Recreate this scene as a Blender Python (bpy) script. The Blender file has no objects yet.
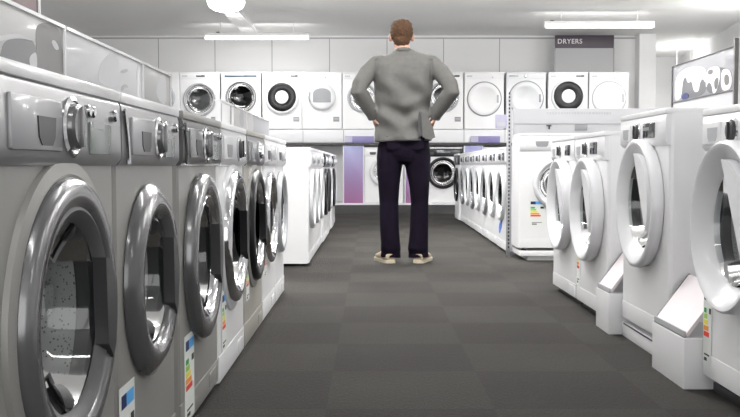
import bpy, bmesh, math, random
from mathutils import Vector, Matrix
random.seed(4)
PI = math.pi
C = bpy.context.scene.collection
F = 920.0; CAMZ = 0.72; TH = math.atan(42.5/F)

def at(px, py, Y):
    """photo pixel + real distance -> world point"""
    dy = F*math.cos(TH) + (208.5-py)*math.sin(TH)
    dz = -F*math.sin(TH) + (208.5-py)*math.cos(TH)
    t = Y/dy
    return Vector(((px-370)*t, Y, CAMZ+dz*t))

# ------------------------------------------------------------ materials
def mat(name, col, rough=.5, metal=0., coat=0., noise=0., nscale=20., spec=.5, emit=None, estr=0., bump=0., bscale=200.):
    m = bpy.data.materials.new(name); m.use_nodes = True
    nt = m.node_tree; b = nt.nodes['Principled BSDF']
    b.inputs['Base Color'].default_value = (*col, 1)
    b.inputs['Roughness'].default_value = rough
    b.inputs['Metallic'].default_value = metal
    b.inputs['Specular IOR Level'].default_value = spec
    b.inputs['Coat Weight'].default_value = coat
    b.inputs['Coat Roughness'].default_value = .08
    if emit:
        b.inputs['Emission Color'].default_value = (*emit, 1)
        b.inputs['Emission Strength'].default_value = estr
    if noise or bump:
        tc = nt.nodes.new('ShaderNodeTexCoord')
        n = nt.nodes.new('ShaderNodeTexNoise'); n.inputs['Scale'].default_value = nscale
        nt.links.new(tc.outputs['Object'], n.inputs['Vector'])
        if noise:
            mx = nt.nodes.new('ShaderNodeMix'); mx.data_type = 'RGBA'
            mx.inputs[6].default_value = (*[max(0, c*(1-noise)) for c in col], 1)
            mx.inputs[7].default_value = (*[min(1, c*(1+noise)) for c in col], 1)
            nt.links.new(n.outputs['Fac'], mx.inputs[0]); nt.links.new(mx.outputs[2], b.inputs['Base Color'])
        if bump:
            n2 = nt.nodes.new('ShaderNodeTexNoise'); n2.inputs['Scale'].default_value = bscale
            nt.links.new(tc.outputs['Object'], n2.inputs['Vector'])
            bp = nt.nodes.new('ShaderNodeBump'); bp.inputs['Strength'].default_value = bump
            bp.inputs['Distance'].default_value = .01
            nt.links.new(n2.outputs['Fac'], bp.inputs['Height']); nt.links.new(bp.outputs['Normal'], b.inputs['Normal'])
    return m

def glass_mat(name, tint, refl=.5):
    m = bpy.data.materials.new(name); m.use_nodes = True
    nt = m.node_tree; nt.nodes.clear()
    out = nt.nodes.new('ShaderNodeOutputMaterial'); mix = nt.nodes.new('ShaderNodeMixShader')
    tr = nt.nodes.new('ShaderNodeBsdfTransparent'); gl = nt.nodes.new('ShaderNodeBsdfGlossy')
    fr = nt.nodes.new('ShaderNodeFresnel'); fr.inputs['IOR'].default_value = 1.3+refl*.5
    tr.inputs['Color'].default_value = (*tint, 1); gl.inputs['Roughness'].default_value = .05
    gl.inputs['Color'].default_value = (.9, .9, .9, 1)
    nt.links.new(fr.outputs[0], mix.inputs[0]); nt.links.new(tr.outputs[0], mix.inputs[1])
    nt.links.new(gl.outputs[0], mix.inputs[2]); nt.links.new(mix.outputs[0], out.inputs[0])
    return m

def drum_mat():
    m = bpy.data.materials.new('perforated_steel'); m.use_nodes = True
    nt = m.node_tree; b = nt.nodes['Principled BSDF']
    b.inputs['Metallic'].default_value = .3; b.inputs['Roughness'].default_value = .4
    tc = nt.nodes.new('ShaderNodeTexCoord'); v = nt.nodes.new('ShaderNodeTexVoronoi'); v.inputs['Scale'].default_value = 130
    r = nt.nodes.new('ShaderNodeValToRGB'); r.color_ramp.elements[0].position = .22; r.color_ramp.elements[1].position = .3
    r.color_ramp.elements[0].color = (.2, .2, .2, 1); r.color_ramp.elements[1].color = (.75, .75, .75, 1)
    nt.links.new(tc.outputs['Object'], v.inputs['Vector']); nt.links.new(v.outputs['Distance'], r.inputs[0])
    nt.links.new(r.outputs[0], b.inputs['Base Color'])
    return m

def carpet_mat():
    m = bpy.data.materials.new('carpet_tile'); m.use_nodes = True
    nt = m.node_tree; b = nt.nodes['Principled BSDF']; b.inputs['Roughness'].default_value = .95
    b.inputs['Specular IOR Level'].default_value = .2
    N = nt.nodes.new; L = nt.links.new
    tc = N('ShaderNodeTexCoord'); mp = N('ShaderNodeMapping'); mp.inputs['Location'].default_value = (.13, .3, 0)
    L(tc.outputs['Object'], mp.inputs['Vector'])
    ch = N('ShaderNodeTexChecker'); ch.inputs['Scale'].default_value = 2.0
    ch.inputs['Color1'].default_value = (.030, .028, .0255, 1); ch.inputs['Color2'].default_value = (.037, .0345, .031, 1)
    L(mp.outputs[0], ch.inputs['Vector'])
    n = N('ShaderNodeTexNoise'); n.inputs['Scale'].default_value = 90; n.inputs['Detail'].default_value = 6
    st = N('ShaderNodeMapping'); st.inputs['Scale'].default_value = (1.6, .55, 1)
    L(tc.outputs['Object'], st.inputs['Vector']); L(st.outputs[0], n.inputs['Vector'])
    n2 = N('ShaderNodeTexNoise'); n2.inputs['Scale'].default_value = 1.3; n2.inputs['Detail'].default_value = 3
    L(tc.outputs['Object'], n2.inputs['Vector'])
    ad = N('ShaderNodeMath'); ad.operation = 'ADD'; L(n.outputs['Fac'], ad.inputs[0]); L(n2.outputs['Fac'], ad.inputs[1])
    mr = N('ShaderNodeMapRange'); mr.inputs[1].default_value = .6; mr.inputs[2].default_value = 1.4
    mr.inputs[3].default_value = .72; mr.inputs[4].default_value = 1.3; L(ad.outputs[0], mr.inputs[0])
    mu = N('ShaderNodeMix'); mu.data_type = 'RGBA'; mu.blend_type = 'MULTIPLY'; mu.inputs[0].default_value = 1
    L(ch.outputs['Color'], mu.inputs[6]); L(mr.outputs[0], mu.inputs[7]); L(mu.outputs[2], b.inputs['Base Color'])
    bp = N('ShaderNodeBump'); bp.inputs['Strength'].default_value = .5; bp.inputs['Distance'].default_value = .01
    L(n.outputs['Fac'], bp.inputs['Height']); L(bp.outputs['Normal'], b.inputs['Normal'])
    return m

def gradient_mat(name, z0, z1, cols):
    m = bpy.data.materials.new(name); m.use_nodes = True
    nt = m.node_tree; b = nt.nodes['Principled BSDF']; b.inputs['Roughness'].default_value = .35
    g = nt.nodes.new('ShaderNodeTexCoord'); s = nt.nodes.new('ShaderNodeSeparateXYZ'); mr = nt.nodes.new('ShaderNodeMapRange')
    mr.inputs[1].default_value = z0; mr.inputs[2].default_value = z1
    r = nt.nodes.new('ShaderNodeValToRGB')
    r.color_ramp.elements[0].color = (*cols[0], 1); r.color_ramp.elements[1].color = (*cols[-1], 1)
    for i, c in enumerate(cols[1:-1]):
        e = r.color_ramp.elements.new((i+1)/(len(cols)-1)); e.color = (*c, 1)
    nt.links.new(g.outputs['Object'], s.inputs[0]); nt.links.new(s.outputs['Z'], mr.inputs[0])
    nt.links.new(mr.outputs[0], r.inputs[0]); nt.links.new(r.outputs[0], b.inputs['Base Color'])
    return m

M = dict(
 white=mat('white_enamel', (.82,.82,.83), .32, coat=.15, noise=.02, nscale=3),
 white2=mat('white_plastic', (.78,.78,.80), .3, coat=.2, noise=.02, nscale=6),
 offw=mat('cool_white_plastic', (.68,.69,.71), .28, coat=.3, noise=.03, nscale=8),
 silver=mat('silver_enamel', (.29,.285,.27), .42, .15, noise=.04, nscale=4),
 champ=mat('warm_silver_enamel', (.38,.365,.33), .42, .15, noise=.04, nscale=4),
 panelm=mat('brushed_panel', (.30,.30,.31), .32, .35, coat=.3, noise=.1, nscale=9),
 paneld=mat('dark_silver_panel', (.17,.17,.175), .28, .4, coat=.4, noise=.12, nscale=9),
 chrome=mat('chrome', (.72,.72,.74), .08, 1., noise=.05, nscale=5),
 smoke=mat('smoked_chrome', (.20,.20,.205), .2, .55, coat=.3, noise=.15, nscale=6),
 greyring=mat('grey_lacquer', (.13,.13,.135), .22, .3, coat=.6, noise=.1, nscale=6),
 black=mat('black_gloss', (.010,.010,.012), .3, spec=.3, noise=.3, nscale=6),
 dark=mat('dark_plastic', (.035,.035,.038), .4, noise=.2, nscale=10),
 rubber=mat('grey_rubber', (.10,.10,.105), .6, noise=.15, nscale=10),
 lightring=mat('light_grey_plastic', (.42,.43,.45), .3, coat=.2, noise=.04, nscale=8),
 midgrey=mat('mid_grey_plastic', (.27,.275,.29), .35, noise=.06, nscale=8),
 glass=glass_mat('clear_glass', (.75,.77,.77), .9),
 dglass=glass_mat('smoked_glass', (.05,.05,.055), .5),
 gglass=glass_mat('grey_glass', (.4,.41,.42), .9),
 drum=drum_mat(),
 wall=mat('painted_wall', (.78,.78,.78), .75, noise=.02, nscale=1.5),
 ceil=mat('painted_ceiling', (.86,.86,.85), .8, noise=.03, nscale=1.2),
 seam=mat('panel_seam', (.36,.36,.36), .7, noise=.05),
 column=mat('white_paint', (.85,.85,.85), .6, noise=.01),
 shelf=mat('shelf_white', (.74,.74,.76), .4, noise=.02),
 steel=mat('dark_steel', (.05,.05,.05), .45, .3, noise=.1),
 post=mat('galvanised_steel', (.5,.5,.52), .3, .6, noise=.08),
 purple=mat('violet_print', (.21,.19,.40), .4, noise=.1, nscale=2),
 lilac=mat('lilac_print', (.45,.43,.56), .4, noise=.1, nscale=2),
 plum=mat('dark_plum_board', (.045,.033,.045), .45, noise=.1, nscale=2),
 letter=mat('pale_letters', (.62,.60,.62), .5, noise=.02),
 board=mat('light_grey_board', (.36,.36,.36), .45, coat=.1, noise=.03, nscale=3),
 boardw=mat('pale_board', (.50,.50,.52), .45, coat=.1, noise=.03, nscale=3),
 boardg=mat('grey_board', (.27,.27,.29), .45, coat=.1, noise=.05, nscale=3),
 ptone=mat('print_tone_dark', (.12,.12,.13), .45, noise=.12, nscale=12),
 ptone2=mat('print_tone_mid', (.125,.12,.12), .45, noise=.1, nscale=12),
 ptone3=mat('print_tone_light', (.50,.50,.52), .45, noise=.04, nscale=12),
 rail=mat('white_rail', (.84,.84,.85), .25, coat=.4, noise=.02),
 pink=mat('dusty_pink_banner', (.48,.39,.41), .6, noise=.05, nscale=2),
 leaf=mat('pinkish_white_paper', (.78,.72,.74), .45, noise=.04, nscale=6),
 card=mat('label_card', (.80,.82,.79), .5, noise=.02),
 navy=mat('ink_navy', (.01,.02,.12), .5, noise=.02), sky=mat('ink_sky', (.10,.42,.85), .5, noise=.02),
 green=mat('ink_green', (.02,.35,.10), .5, noise=.02), lime=mat('ink_lime', (.35,.62,.08), .5, noise=.02),
 yellow=mat('ink_yellow', (.85,.75,.08), .5, noise=.02), orange=mat('ink_orange', (.85,.32,.05), .5, noise=.02),
 red=mat('ink_red', (.75,.05,.03), .5, noise=.02), ink=mat('ink_black', (.02,.02,.02), .5, noise=.02),
 bluep=mat('blue_leaflet', (.10,.20,.62), .4, noise=.05),
 lamp=mat('lit_tube', (.9,.9,.9), .5, emit=(1,.99,.97), estr=5),
 lampsoft=mat('lit_diffuser', (.9,.9,.9), .5, emit=(1,.99,.97), estr=1.6),
 fix=mat('fixture_white', (.82,.82,.82), .4, noise=.01),
 lcd=mat('grey_green_display', (.20,.23,.215), .25, coat=.3, noise=.1, nscale=30), signp=mat('sign_panel_grey', (.40,.40,.405), .8, noise=.02, nscale=3),
 disp=mat('display_glass', (.05,.055,.06), .1, coat=.5, noise=.2, nscale=30),
 bluedisp=mat('blue_grey_display', (.06,.09,.12), .15, coat=.5, noise=.5, nscale=40),
 skin=mat('skin', (.52,.30,.22), .5, noise=.06, nscale=15),
 hair=mat('brown_hair', (.075,.040,.022), .8, spec=.15, noise=.6, nscale=70, bump=.8, bscale=150),
 jacket=mat('grey_wool_jacket', (.098,.095,.090), .85, noise=.14, nscale=35, bump=.25, bscale=260),
 lining=mat('jacket_lining', (.05,.05,.052), .8, noise=.1),
 jeans=mat('dark_indigo_denim', (.008,.0055,.012), .9, spec=.08, noise=.35, nscale=9, bump=.3, bscale=300),
 shoe=mat('beige_leather', (.50,.41,.30), .6, noise=.12, nscale=14), sole=mat('pale_sole', (.58,.52,.40), .7, noise=.05),
 eye=mat('eye_white', (.8,.8,.8), .2, noise=.01), lip=mat('lip', (.42,.16,.13), .5, noise=.05),
 carpet=carpet_mat(),
 grad=gradient_mat('violet_to_pink_print', .18, 1.04, [(.34,.15,.30), (.30,.22,.42), (.27,.29,.52)]),
)

# ------------------------------------------------------------ mesh helpers
def obj(name, bm, mats, parent=None, smooth=26, loc=None):
    me = bpy.data.meshes.new(name)
    bmesh.ops.recalc_face_normals(bm, faces=bm.faces[:])
    bm.to_mesh(me); bm.free()
    for k in (mats if isinstance(mats, (list, tuple)) else [mats]):
        me.materials.append(M[k] if isinstance(k, str) else k)
    if smooth:
        me.polygons.foreach_set('use_smooth', [True]*len(me.polygons))
        me.set_sharp_from_angle(angle=math.radians(smooth))
    o = bpy.data.objects.new(name, me); C.objects.link(o)
    if parent: o.parent = parent
    if loc: o.location = loc
    return o

def box(bm, x0, x1, y0, y1, z0, z1, bev=0., seg=2, mi=0):
    t = bmesh.new()
    bmesh.ops.create_cube(t, size=1)
    for v in t.verts:
        v.co = Vector(((x0+x1)/2+v.co.x*(x1-x0), (y0+y1)/2+v.co.y*(y1-y0), (z0+z1)/2+v.co.z*(z1-z0)))
    if bev: bmesh.ops.bevel(t, geom=t.edges[:], offset=bev, segments=seg, profile=.6, affect='EDGES')
    merge(bm, t, mi)
def merge(bm, t, mi=0, mx=None):
    vm = {}
    for v in t.verts: vm[v] = bm.verts.new(mx @ v.co if mx else v.co)
    for f in t.faces:
        try:
            g = bm.faces.new([vm[v] for v in f.verts]); g.material_index = mi
        except ValueError: pass
    t.free()
def lathe(bm, prof, cx=0, cz=0, n=48, mi=0, closed=False, cy=0):
    """revolve (r, y) about the local y axis through (cx, cz)"""
    rings = []
    for r, y in prof:
        if r < 1e-5: rings.append([bm.verts.new((cx, cy+y, cz))])
        else: rings.append([bm.verts.new((cx+r*math.cos(2*PI*i/n), cy+y, cz+r*math.sin(2*PI*i/n))) for i in range(n)])
    prs = list(zip(rings, rings[1:])) + ([(rings[-1], rings[0])] if closed else [])
    for a, b in prs:
        for i in range(n):
            j = (i+1) % n
            if len(a) == 1 and len(b) == 1: continue
            if len(a) == 1: f = bm.faces.new((a[0], b[i], b[j]))
            elif len(b) == 1: f = bm.faces.new((a[i], b[0], a[j]))
            else: f = bm.faces.new((a[i], b[i], b[j], a[j]))
            f.material_index = mi
def zlathe(bm, prof, cx=0, cy=0, n=32, mi=0):
    """revolve (r, z) about z"""
    t = bmesh.new(); lathe(t, prof, 0, 0, n)
    for v in t.verts: v.co = Vector((cx+v.co.x, cy-v.co.z, v.co.y))
    merge(bm, t, mi)
def prism(bm, pts, f, mi=0):
    """polygon pts at two depths: f(p, 0) and f(p, 1)"""
    a = [bm.verts.new(f(p, 0)) for p in pts]; b = [bm.verts.new(f(p, 1)) for p in pts]
    bm.faces.new(a).material_index = mi; bm.faces.new(b[::-1]).material_index = mi
    for i in range(len(pts)):
        j = (i+1) % len(pts); bm.faces.new((a[i], b[i], b[j], a[j])).material_index = mi
def disc(bm, cx, cz, r, y0, y1, n=20, mi=0):
    prism(bm, [(cx+r*math.cos(2*PI*i/n), cz+r*math.sin(2*PI*i/n)) for i in range(n)],
          lambda p, k: (p[0], y1 if k else y0, p[1]), mi)
def crescent(bm, cx, cz, r, xcut, y0, y1, tilt=0., n=20, mi=0, r2=None):
    a = math.acos(max(-1, min(1, xcut/r))); pts = []
    for i in range(n+1):
        t = -a+2*a*i/n; x, z = r*math.cos(t), r*math.sin(t)
        pts.append((cx+x*math.cos(tilt)-z*math.sin(tilt), cz+x*math.sin(tilt)+z*math.cos(tilt)))
    prism(bm, pts, lambda p, k: (p[0], y1 if k else y0, p[1]), mi)
def tube(bm, pts, rad, n=16, side=(1, 0, 0), mi=0, sq=2.0):
    """elliptical tube along pts; rad = list of (a along side, b across); both ends capped"""
    pts = [Vector(p) for p in pts]; rings = []; S = Vector(side)
    for i, p in enumerate(pts):
        d = (pts[min(i+1, len(pts)-1)]-pts[max(i-1, 0)]).normalized()
        s = (S-d*S.dot(d)).normalized(); u = d.cross(s)
        r = rad[i] if isinstance(rad[i], (tuple, list)) else (rad[i], rad[i])
        ring = []
        for k in range(n):
            t = 2*PI*k/n; c, q = math.cos(t), math.sin(t)
            c = math.copysign(abs(c)**(2/sq), c); q = math.copysign(abs(q)**(2/sq), q)
            ring.append(bm.verts.new(p+s*(c*r[0])+u*(q*r[1])))
        rings.append(ring)
    for a, b in zip(rings, rings[1:]):
        for k in range(n):
            j = (k+1) % n; bm.faces.new((a[k], a[j], b[j], b[k])).material_index = mi
    bm.faces.new(rings[0][::-1]).material_index = mi; bm.faces.new(rings[-1]).material_index = mi
def ellipsoid(bm, c, r, mi=0, rot=None, u=20, v=12):
    t = bmesh.new(); bmesh.ops.create_uvsphere(t, u_segments=u, v_segments=v, radius=1)
    mx = Matrix.Translation(Vector(c)) @ (rot or Matrix.Identity(4)) @ Matrix.Diagonal((*r, 1))
    merge(bm, t, mi, mx)

def tag(o, label=None, cat=None, group=None, kind=None):
    if label: o['label'] = label
    if cat: o['category'] = cat
    if group: o['group'] = group
    if kind: o['kind'] = kind
    return o
def empty(name, loc=(0, 0, 0), rz=0, label=None, cat=None, group=None):
    o = bpy.data.objects.new(name, None); C.objects.link(o); o.empty_display_size = .1
    o.location = loc; o.rotation_euler = (0, 0, rz)
    return tag(o, label, cat, group)
def dup(root, loc, rz, label, group=None):
    r = root.copy(); C.objects.link(r); r.location = loc; r.rotation_euler = (0, 0, rz); r['label'] = label
    if group: r['group'] = group
    for ch in list(root.children):
        c = ch.copy(); C.objects.link(c); c.parent = r
        for g in list(ch.children):
            d = g.copy(); C.objects.link(d); d.parent = c
    return r
def struct(name, bm, m, smooth=0):
    return tag(obj(name, bm, m, smooth=smooth), kind='structure')

# ------------------------------------------------------------ the washer
def label_mesh(x, z, w=.11, h=.22, y=-.001):
    bm = bmesh.new()
    box(bm, x, x+w, y-.0015, y, z, z+h)
    def r(a, b, c, d, mi): box(bm, x+a*w, x+b*w, y-.0025, y-.0012, z+c*h, z+d*h, mi=mi)
    r(.12, .42, .82, .93, 1); r(.42, .92, .82, .93, 2)
    for i, mi in enumerate((3, 4, 5, 6, 7)):
        r(.12, .38+.09*i, .66-.075*i, .72-.075*i, mi)
    r(.72, .92, .66, .73, 8); r(.2, .8, .12, .14, 8); r(.2, .5, .05, .09, 8)
    return bm
LM = ['card', 'navy', 'sky', 'green', 'lime', 'yellow', 'orange', 'red', 'ink']

def make_washer(name, c):
    w, h, d = c.get('w', .6), c.get('h', .845), c.get('d', .58)
    zc, ro, ri = c.get('zc', .475), c.get('ro', .235), c.get('ri', .155)
    n = c.get('n', 48); body, z0 = c.get('body', 'white'), c.get('foot', .02)
    pz = c.get('pz', h-.125)
    root = empty(name)
    # cabinet with a round opening
    rh = min(ri+.02, .2); bm = bmesh.new(); N = 64
    hw = w/2; top = h-.002
    angs = sorted([2*PI*i/N for i in range(N)] + [math.atan2(zz-zc, xx) % (2*PI) for xx in (-hw, hw) for zz in (z0, top)])
    def rect(a, ins):
        X, Zt, Zb = hw-ins, top-zc-ins, zc-z0-ins
        cs, sn = math.cos(a), math.sin(a)
        t = min(X/abs(cs) if abs(cs) > 1e-6 else 9, (Zt/sn if sn > 1e-6 else (Zb/-sn if sn < -1e-6 else 9)))
        return t*cs, zc+t*sn
    loops = []
    loops.append([bm.verts.new((rh*math.cos(a), .03, zc+rh*math.sin(a))) for a in angs])
    loops.append([bm.verts.new((rh*math.cos(a), 0, zc+rh*math.sin(a))) for a in angs])
    for ins, y in ((.014, 0), (.004, .004), (0, .014), (0, d-.01), (.01, d)):
        L_ = []
        for a in angs:
            x, z = rect(a, 0)
            x = max(-hw+ins, min(hw-ins, x)); z = max(z0+ins, min(top-ins, z)); L_.append(bm.verts.new((x, y, z)))
        loops.append(L_)
    for a, b in zip(loops, loops[1:]):
        for i in range(len(angs)):
            j = (i+1) % len(angs)
            if (a[i].co-a[j].co).length < 1e-6 and (b[i].co-b[j].co).length < 1e-6: continue
            try: bm.faces.new((a[i], b[i], b[j], a[j]))
            except ValueError: pass
    bm.faces.new(loops[-1])
    bmesh.ops.remove_doubles(bm, verts=bm.verts[:], dist=1e-5)
    obj('cabinet', bm, body, root, smooth=14)
    # worktop lid
    bm = bmesh.new(); box(bm, -hw+.002, hw-.002, -c.get('bulge', .016)-.001, d-.01, h-.003, h+.018, .005); obj('worktop', bm, c.get('topm', body), root)
    # feet
    if z0 > .012:
        for sx in (-1, 1):
            for y in (.07, d-.07):
                bm = bmesh.new(); zlathe(bm, [(0, 0), (.022, 0), (.022, .006), (.012, .01), (.012, z0+.001), (0, z0+.001)], sx*(hw-.05), y, 12); obj('foot', bm, 'dark', root)
    # plinth strip with filter flap
    if c.get('kick', True):
        bm = bmesh.new(); box(bm, -hw+.006, hw-.006, -.0015, .01, z0+.004, .094, .001); k = obj('kick_panel', bm, c.get('kickm', body), root)
        bm = bmesh.new(); box(bm, hw-.17, hw-.05, -.004, -.001, z0+.02, z0+.062, .003); obj('filter_flap', bm, c.get('kickm', body), k)
    # control panel
    pm = c.get('panel', body); pb = c.get('bulge', .016)
    prof = [(.012, pz+.001), (-.006, pz+.001), (-pb, pz+.014), (-pb, pz+.05), (-pb*.93, h-.012), (-pb*.7, h-.003), (.012, h-.003)]
    bm = bmesh.new(); prism(bm, prof, lambda p, k: ((hw-.004) if k else (-hw+.004), p[0], p[1]))
    pan = obj('control_panel', bm, pm, root, smooth=50)
    if c.get('band'):
        bm = bmesh.new(); box(bm, -hw+.003, hw-.003, -pb-.003, -.001, h-.034, h-.024, .002); obj('trim_band', bm, c['band'], pan)
    if c.get('sweep'):      # curved bright divider at the near end of the panel
        bm = bmesh.new(); pts = [(-hw+.012+.03*math.sin(t*PI*.5), -pb-.002, pz+.004+(h-pz-.02)*(1-t)) for t in [i/8 for i in range(9)]]
        tube(bm, pts, [(.008, .005)]*9, 8); obj('trim_sweep', bm, c['sweep'], pan)
    yb = -pb; zm = (pz+h)/2
    if 'drawer' in c:
        a, b = c['drawer']
        bm = bmesh.new(); box(bm, a, b, yb-.005, yb+.004, pz+.022, h-.026, .004); dr = obj('detergent_drawer', bm, c.get('drawm', pm), root)
        bm = bmesh.new(); g0, g1 = c.get('grip', (a+(b-a)*.3, b-(b-a)*.12)); gz = pz+.03
        pts = [(g0, gz+.042), (g0+.004, gz+.012), (g0+.016, gz), (g1-.016, gz), (g1-.004, gz+.012), (g1, gz+.042)]
        prism(bm, pts, lambda p, k: (p[0], yb-.003 if k else yb-.0065, p[1])); obj('drawer_grip', bm, c.get('gripm', 'dark'), dr)
    if 'knob' in c:
        kx, kr = c['knob']; km = c.get('knobm', 'chrome')
        bm = bmesh.new(); lathe(bm, [(kr*1.3, .004), (kr*1.3, -.003), (kr*1.12, -.006), (kr*1.05, -.004), (0, -.004)], kx, zm, 28, cy=yb); kb = obj('dial_ring', bm, c.get('kringm', 'lightring'), root)
        bm = bmesh.new(); lathe(bm, [(kr, -.003), (kr*.95, -.012), (kr*.82, -.016), (0, -.016)], kx, zm, 28, cy=yb)
        box(bm, kx-.004, kx+.004, yb-.021, yb-.015, zm-kr*.85, zm+kr*.85, .001); obj('dial_knob', bm, km, kb)
    if 'screen' in c:
        a, b = c['screen']
        bm = bmesh.new(); box(bm, a, b, yb-.004, yb+.003, pz+c.get('sz', .03), h-c.get('sz2', .028), .003); s = obj('display_screen', bm, c.get('screenm', 'disp'), root)
        bm = bmesh.new(); box(bm, a+.01, a+(b-a)*.6, yb-.005, yb-.003, zm+.002, zm+.014); obj('digit_window', bm, c.get('digm', 'midgrey'), s)
    for bx in c.get('buttons', ()):
        bm = bmesh.new(); lathe(bm, [(.011, .003), (.011, -.006), (.008, -.009), (0, -.009)], bx, zm+c.get('bz', -.018), 14, cy=yb); obj('button', bm, c.get('butm', 'chrome'), root)
    if c.get('badge'):
        bm = bmesh.new(); bx = c['badge']
        for i in range(5): box(bm, bx+i*.016, bx+i*.016+.011, yb-.0015, yb+.001, h-.05, h-.036)
        obj('badge', bm, 'midgrey', root)
    # raised surround
    if c.get('sur'):
        bm = bmesh.new(); lathe(bm, [(ro+.03, .001), (ro+.026, -.008), (ro+.004, -.012), (ro-.01, -.006), (ro-.02, .001)], 0, zc, n); obj('door_surround', bm, c['sur'], root)
    st = c.get('style', 'bowl'); pr = c.get('proud', .05); rm = c.get('ring', 'white2')
    if st == 'bowl':
        wr = ro-ri
        prof = c.get('prof') or [(ro, -.002), (ro, -.5), (ro-.12*wr, -.85), (ro-.4*wr, -1), (ro-.7*wr, -.9), (ri+.004, -.55), (ri, -.3), (ri, -.002)]
        prof = [(r, y*pr if y < -.01 else y) for r, y in prof]
        bm = bmesh.new(); lathe(bm, prof, 0, zc, n); dr = obj('door', bm, rm, root, smooth=50)
        if c.get('inner'):
            bm = bmesh.new(); lathe(bm, [(ri+.012, -pr*.72), (ri+.006, -pr*.8), (ri-.012, -pr*.45), (ri-.014, -pr*.2)], 0, zc, n); obj('inner_ring', bm, c['inner'], dr, smooth=50)
        bm = bmesh.new(); lathe(bm, [(ri-.001, -pr*.3), (ri-.01, .0), (ri-.02, .06), (ri*.72, .10), (ri*.4, .115), (0, .12)], 0, zc, n); obj('door_glass', bm, c.get('gm', 'glass'), dr, smooth=60)
        if 'flap' in c:
            xc, fm, tl = c['flap']
            bm = bmesh.new(); crescent(bm, 0, zc, ri+.02, xc, -pr*1.02, -pr*.55, tl); obj('door_handle', bm, fm, dr, smooth=30)
        if 'tab' in c:
            bm = bmesh.new(); q = ri/.165
            prism(bm, [(.122, .085), (.155, .08), (.182, .04), (.188, -.01), (.18, -.075), (.162, -.10), (.15, -.085), (.132, -.07)], lambda p, k: (p[0]*q, -pr-.003 if k else -pr*.3, zc+p[1])); obj('door_handle', bm, c['tab'], dr)
        bm = bmesh.new(); lathe(bm, [(rh-.002, .002), (rh-.012, .012), (rh-.008, .03), (rh-.002, .04)], 0, zc, n); obj('door_seal', bm, 'rubber', root)
        bm = bmesh.new(); R = rh-.004
        lathe(bm, [(R, .04), (R+.012, .07), (R+.012, .34), (R-.01, .36), (R*.5, .345), (R*.3, .33), (0, .33)], 0, zc, n)
        for k in range(3):
            a = 2*PI*k/3+.5; t = bmesh.new(); box(t, -.03, .03, .08, .33, -R-.008, -R+.045, .012)
            merge(bm, t, 0, Matrix.Translation((0, 0, zc)) @ Matrix.Rotation(a, 4, 'Y'))
        obj('drum', bm, 'drum', root)
    elif st == 'disc':      # closed round door, same colour as the cabinet
        bm = bmesh.new(); lathe(bm, [(ro+.018, .001), (ro+.018, -.006), (ro, -.007), (ro-.004, .0)], 0, zc, n); obj('door_surround', bm, c.get('line', 'midgrey'), root)
        bm = bmesh.new(); lathe(bm, [(ro, .001), (ro, -.02), (ro-.02, -.03), (ro-.07, -.032), (ro-.08, -.026), (0, -.022)], 0, zc, n); dr = obj('door', bm, rm, root, smooth=50)
        bm = bmesh.new(); box(bm, ro-.06, ro-.03, -.038, -.028, zc-.06, zc+.06, .004); obj('door_handle', bm, c.get('line', 'lightring'), dr)
    elif st == 'annulus':   # black glass ring round a white centre
        bm = bmesh.new(); lathe(bm, [(ro, .001), (ro, -.022), (ro-.02, -.034), (ri, -.03), (ri-.004, -.02), (0, -.02)], 0, zc, n); dr = obj('door', bm, rm, root, smooth=50)
        bm = bmesh.new(); lathe(bm, [(ri+.002, -.028), (ri-.01, -.036), (ri*.5, -.04), (ri*.44, -.03)], 0, zc, n); obj('door_glass', bm, 'black', dr, smooth=50)
        bm = bmesh.new(); lathe(bm, [(ri*.46, -.022), (ri*.46, -.042), (ri*.4, -.046), (0, -.046)], 0, zc, n); obj('centre_disc', bm, 'white', dr, smooth=50)
    elif st == 'window':    # round door with a squarish window
        bm = bmesh.new(); lathe(bm, [(ro, .001), (ro, -.022), (ro-.02, -.036), (ro-.05, -.038), (0, -.036)], 0, zc, n); dr = obj('door', bm, rm, root, smooth=50)
        bm = bmesh.new(); q = ri; pts = [(-q, -q*.62), (q, -q*.62), (q, q*.35)]+[(q*math.cos(t), q*.35+q*.6*math.sin(t)) for t in [PI*i/12 for i in range(1, 12)]]+[(-q, q*.35)]
        prism(bm, pts, lambda p, k: (p[0], -.032 if k else -.041, zc+p[1])); obj('door_glass', bm, 'midgrey', dr)
        bm = bmesh.new(); tube(bm, [(-ro+.02, -.04, zc-.07), (-ro+.01, -.055, zc), (-ro+.02, -.04, zc+.07)], [.012]*3, 10); obj('door_handle', bm, 'lightring', dr)
    if 'lab' in c:
        lx, lz = c['lab'][:2]; lw, lh = (c['lab']+(.11, .22))[2:4] if len(c['lab']) > 2 else (.11, .22)
        obj('energy_label', label_mesh(lx, lz, lw, lh, c.get('laby', -.001)), LM, root, smooth=0)
    if 'tag' in c:
        tx, tz = c['tag']; bm = bmesh.new(); box(bm, tx, tx+.09, -.004, -.001, tz, tz+.07); box(bm, tx+.01, tx+.08, -.005, -.0035, tz+.03, tz+.05, mi=1)
        obj('price_tag', bm, ['midgrey', 'lightring'], root, smooth=0)
    return root
def put(o, x, y, z, rz, label, cat='washing machine', group=None):
    o.location = (x, y, z); o.rotation_euler = (0, 0, rz)
    return tag(o, label, cat, group)
RL, RR = PI/2, -PI/2     # fronts facing +x (left rows) and -x (right rows)

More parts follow.
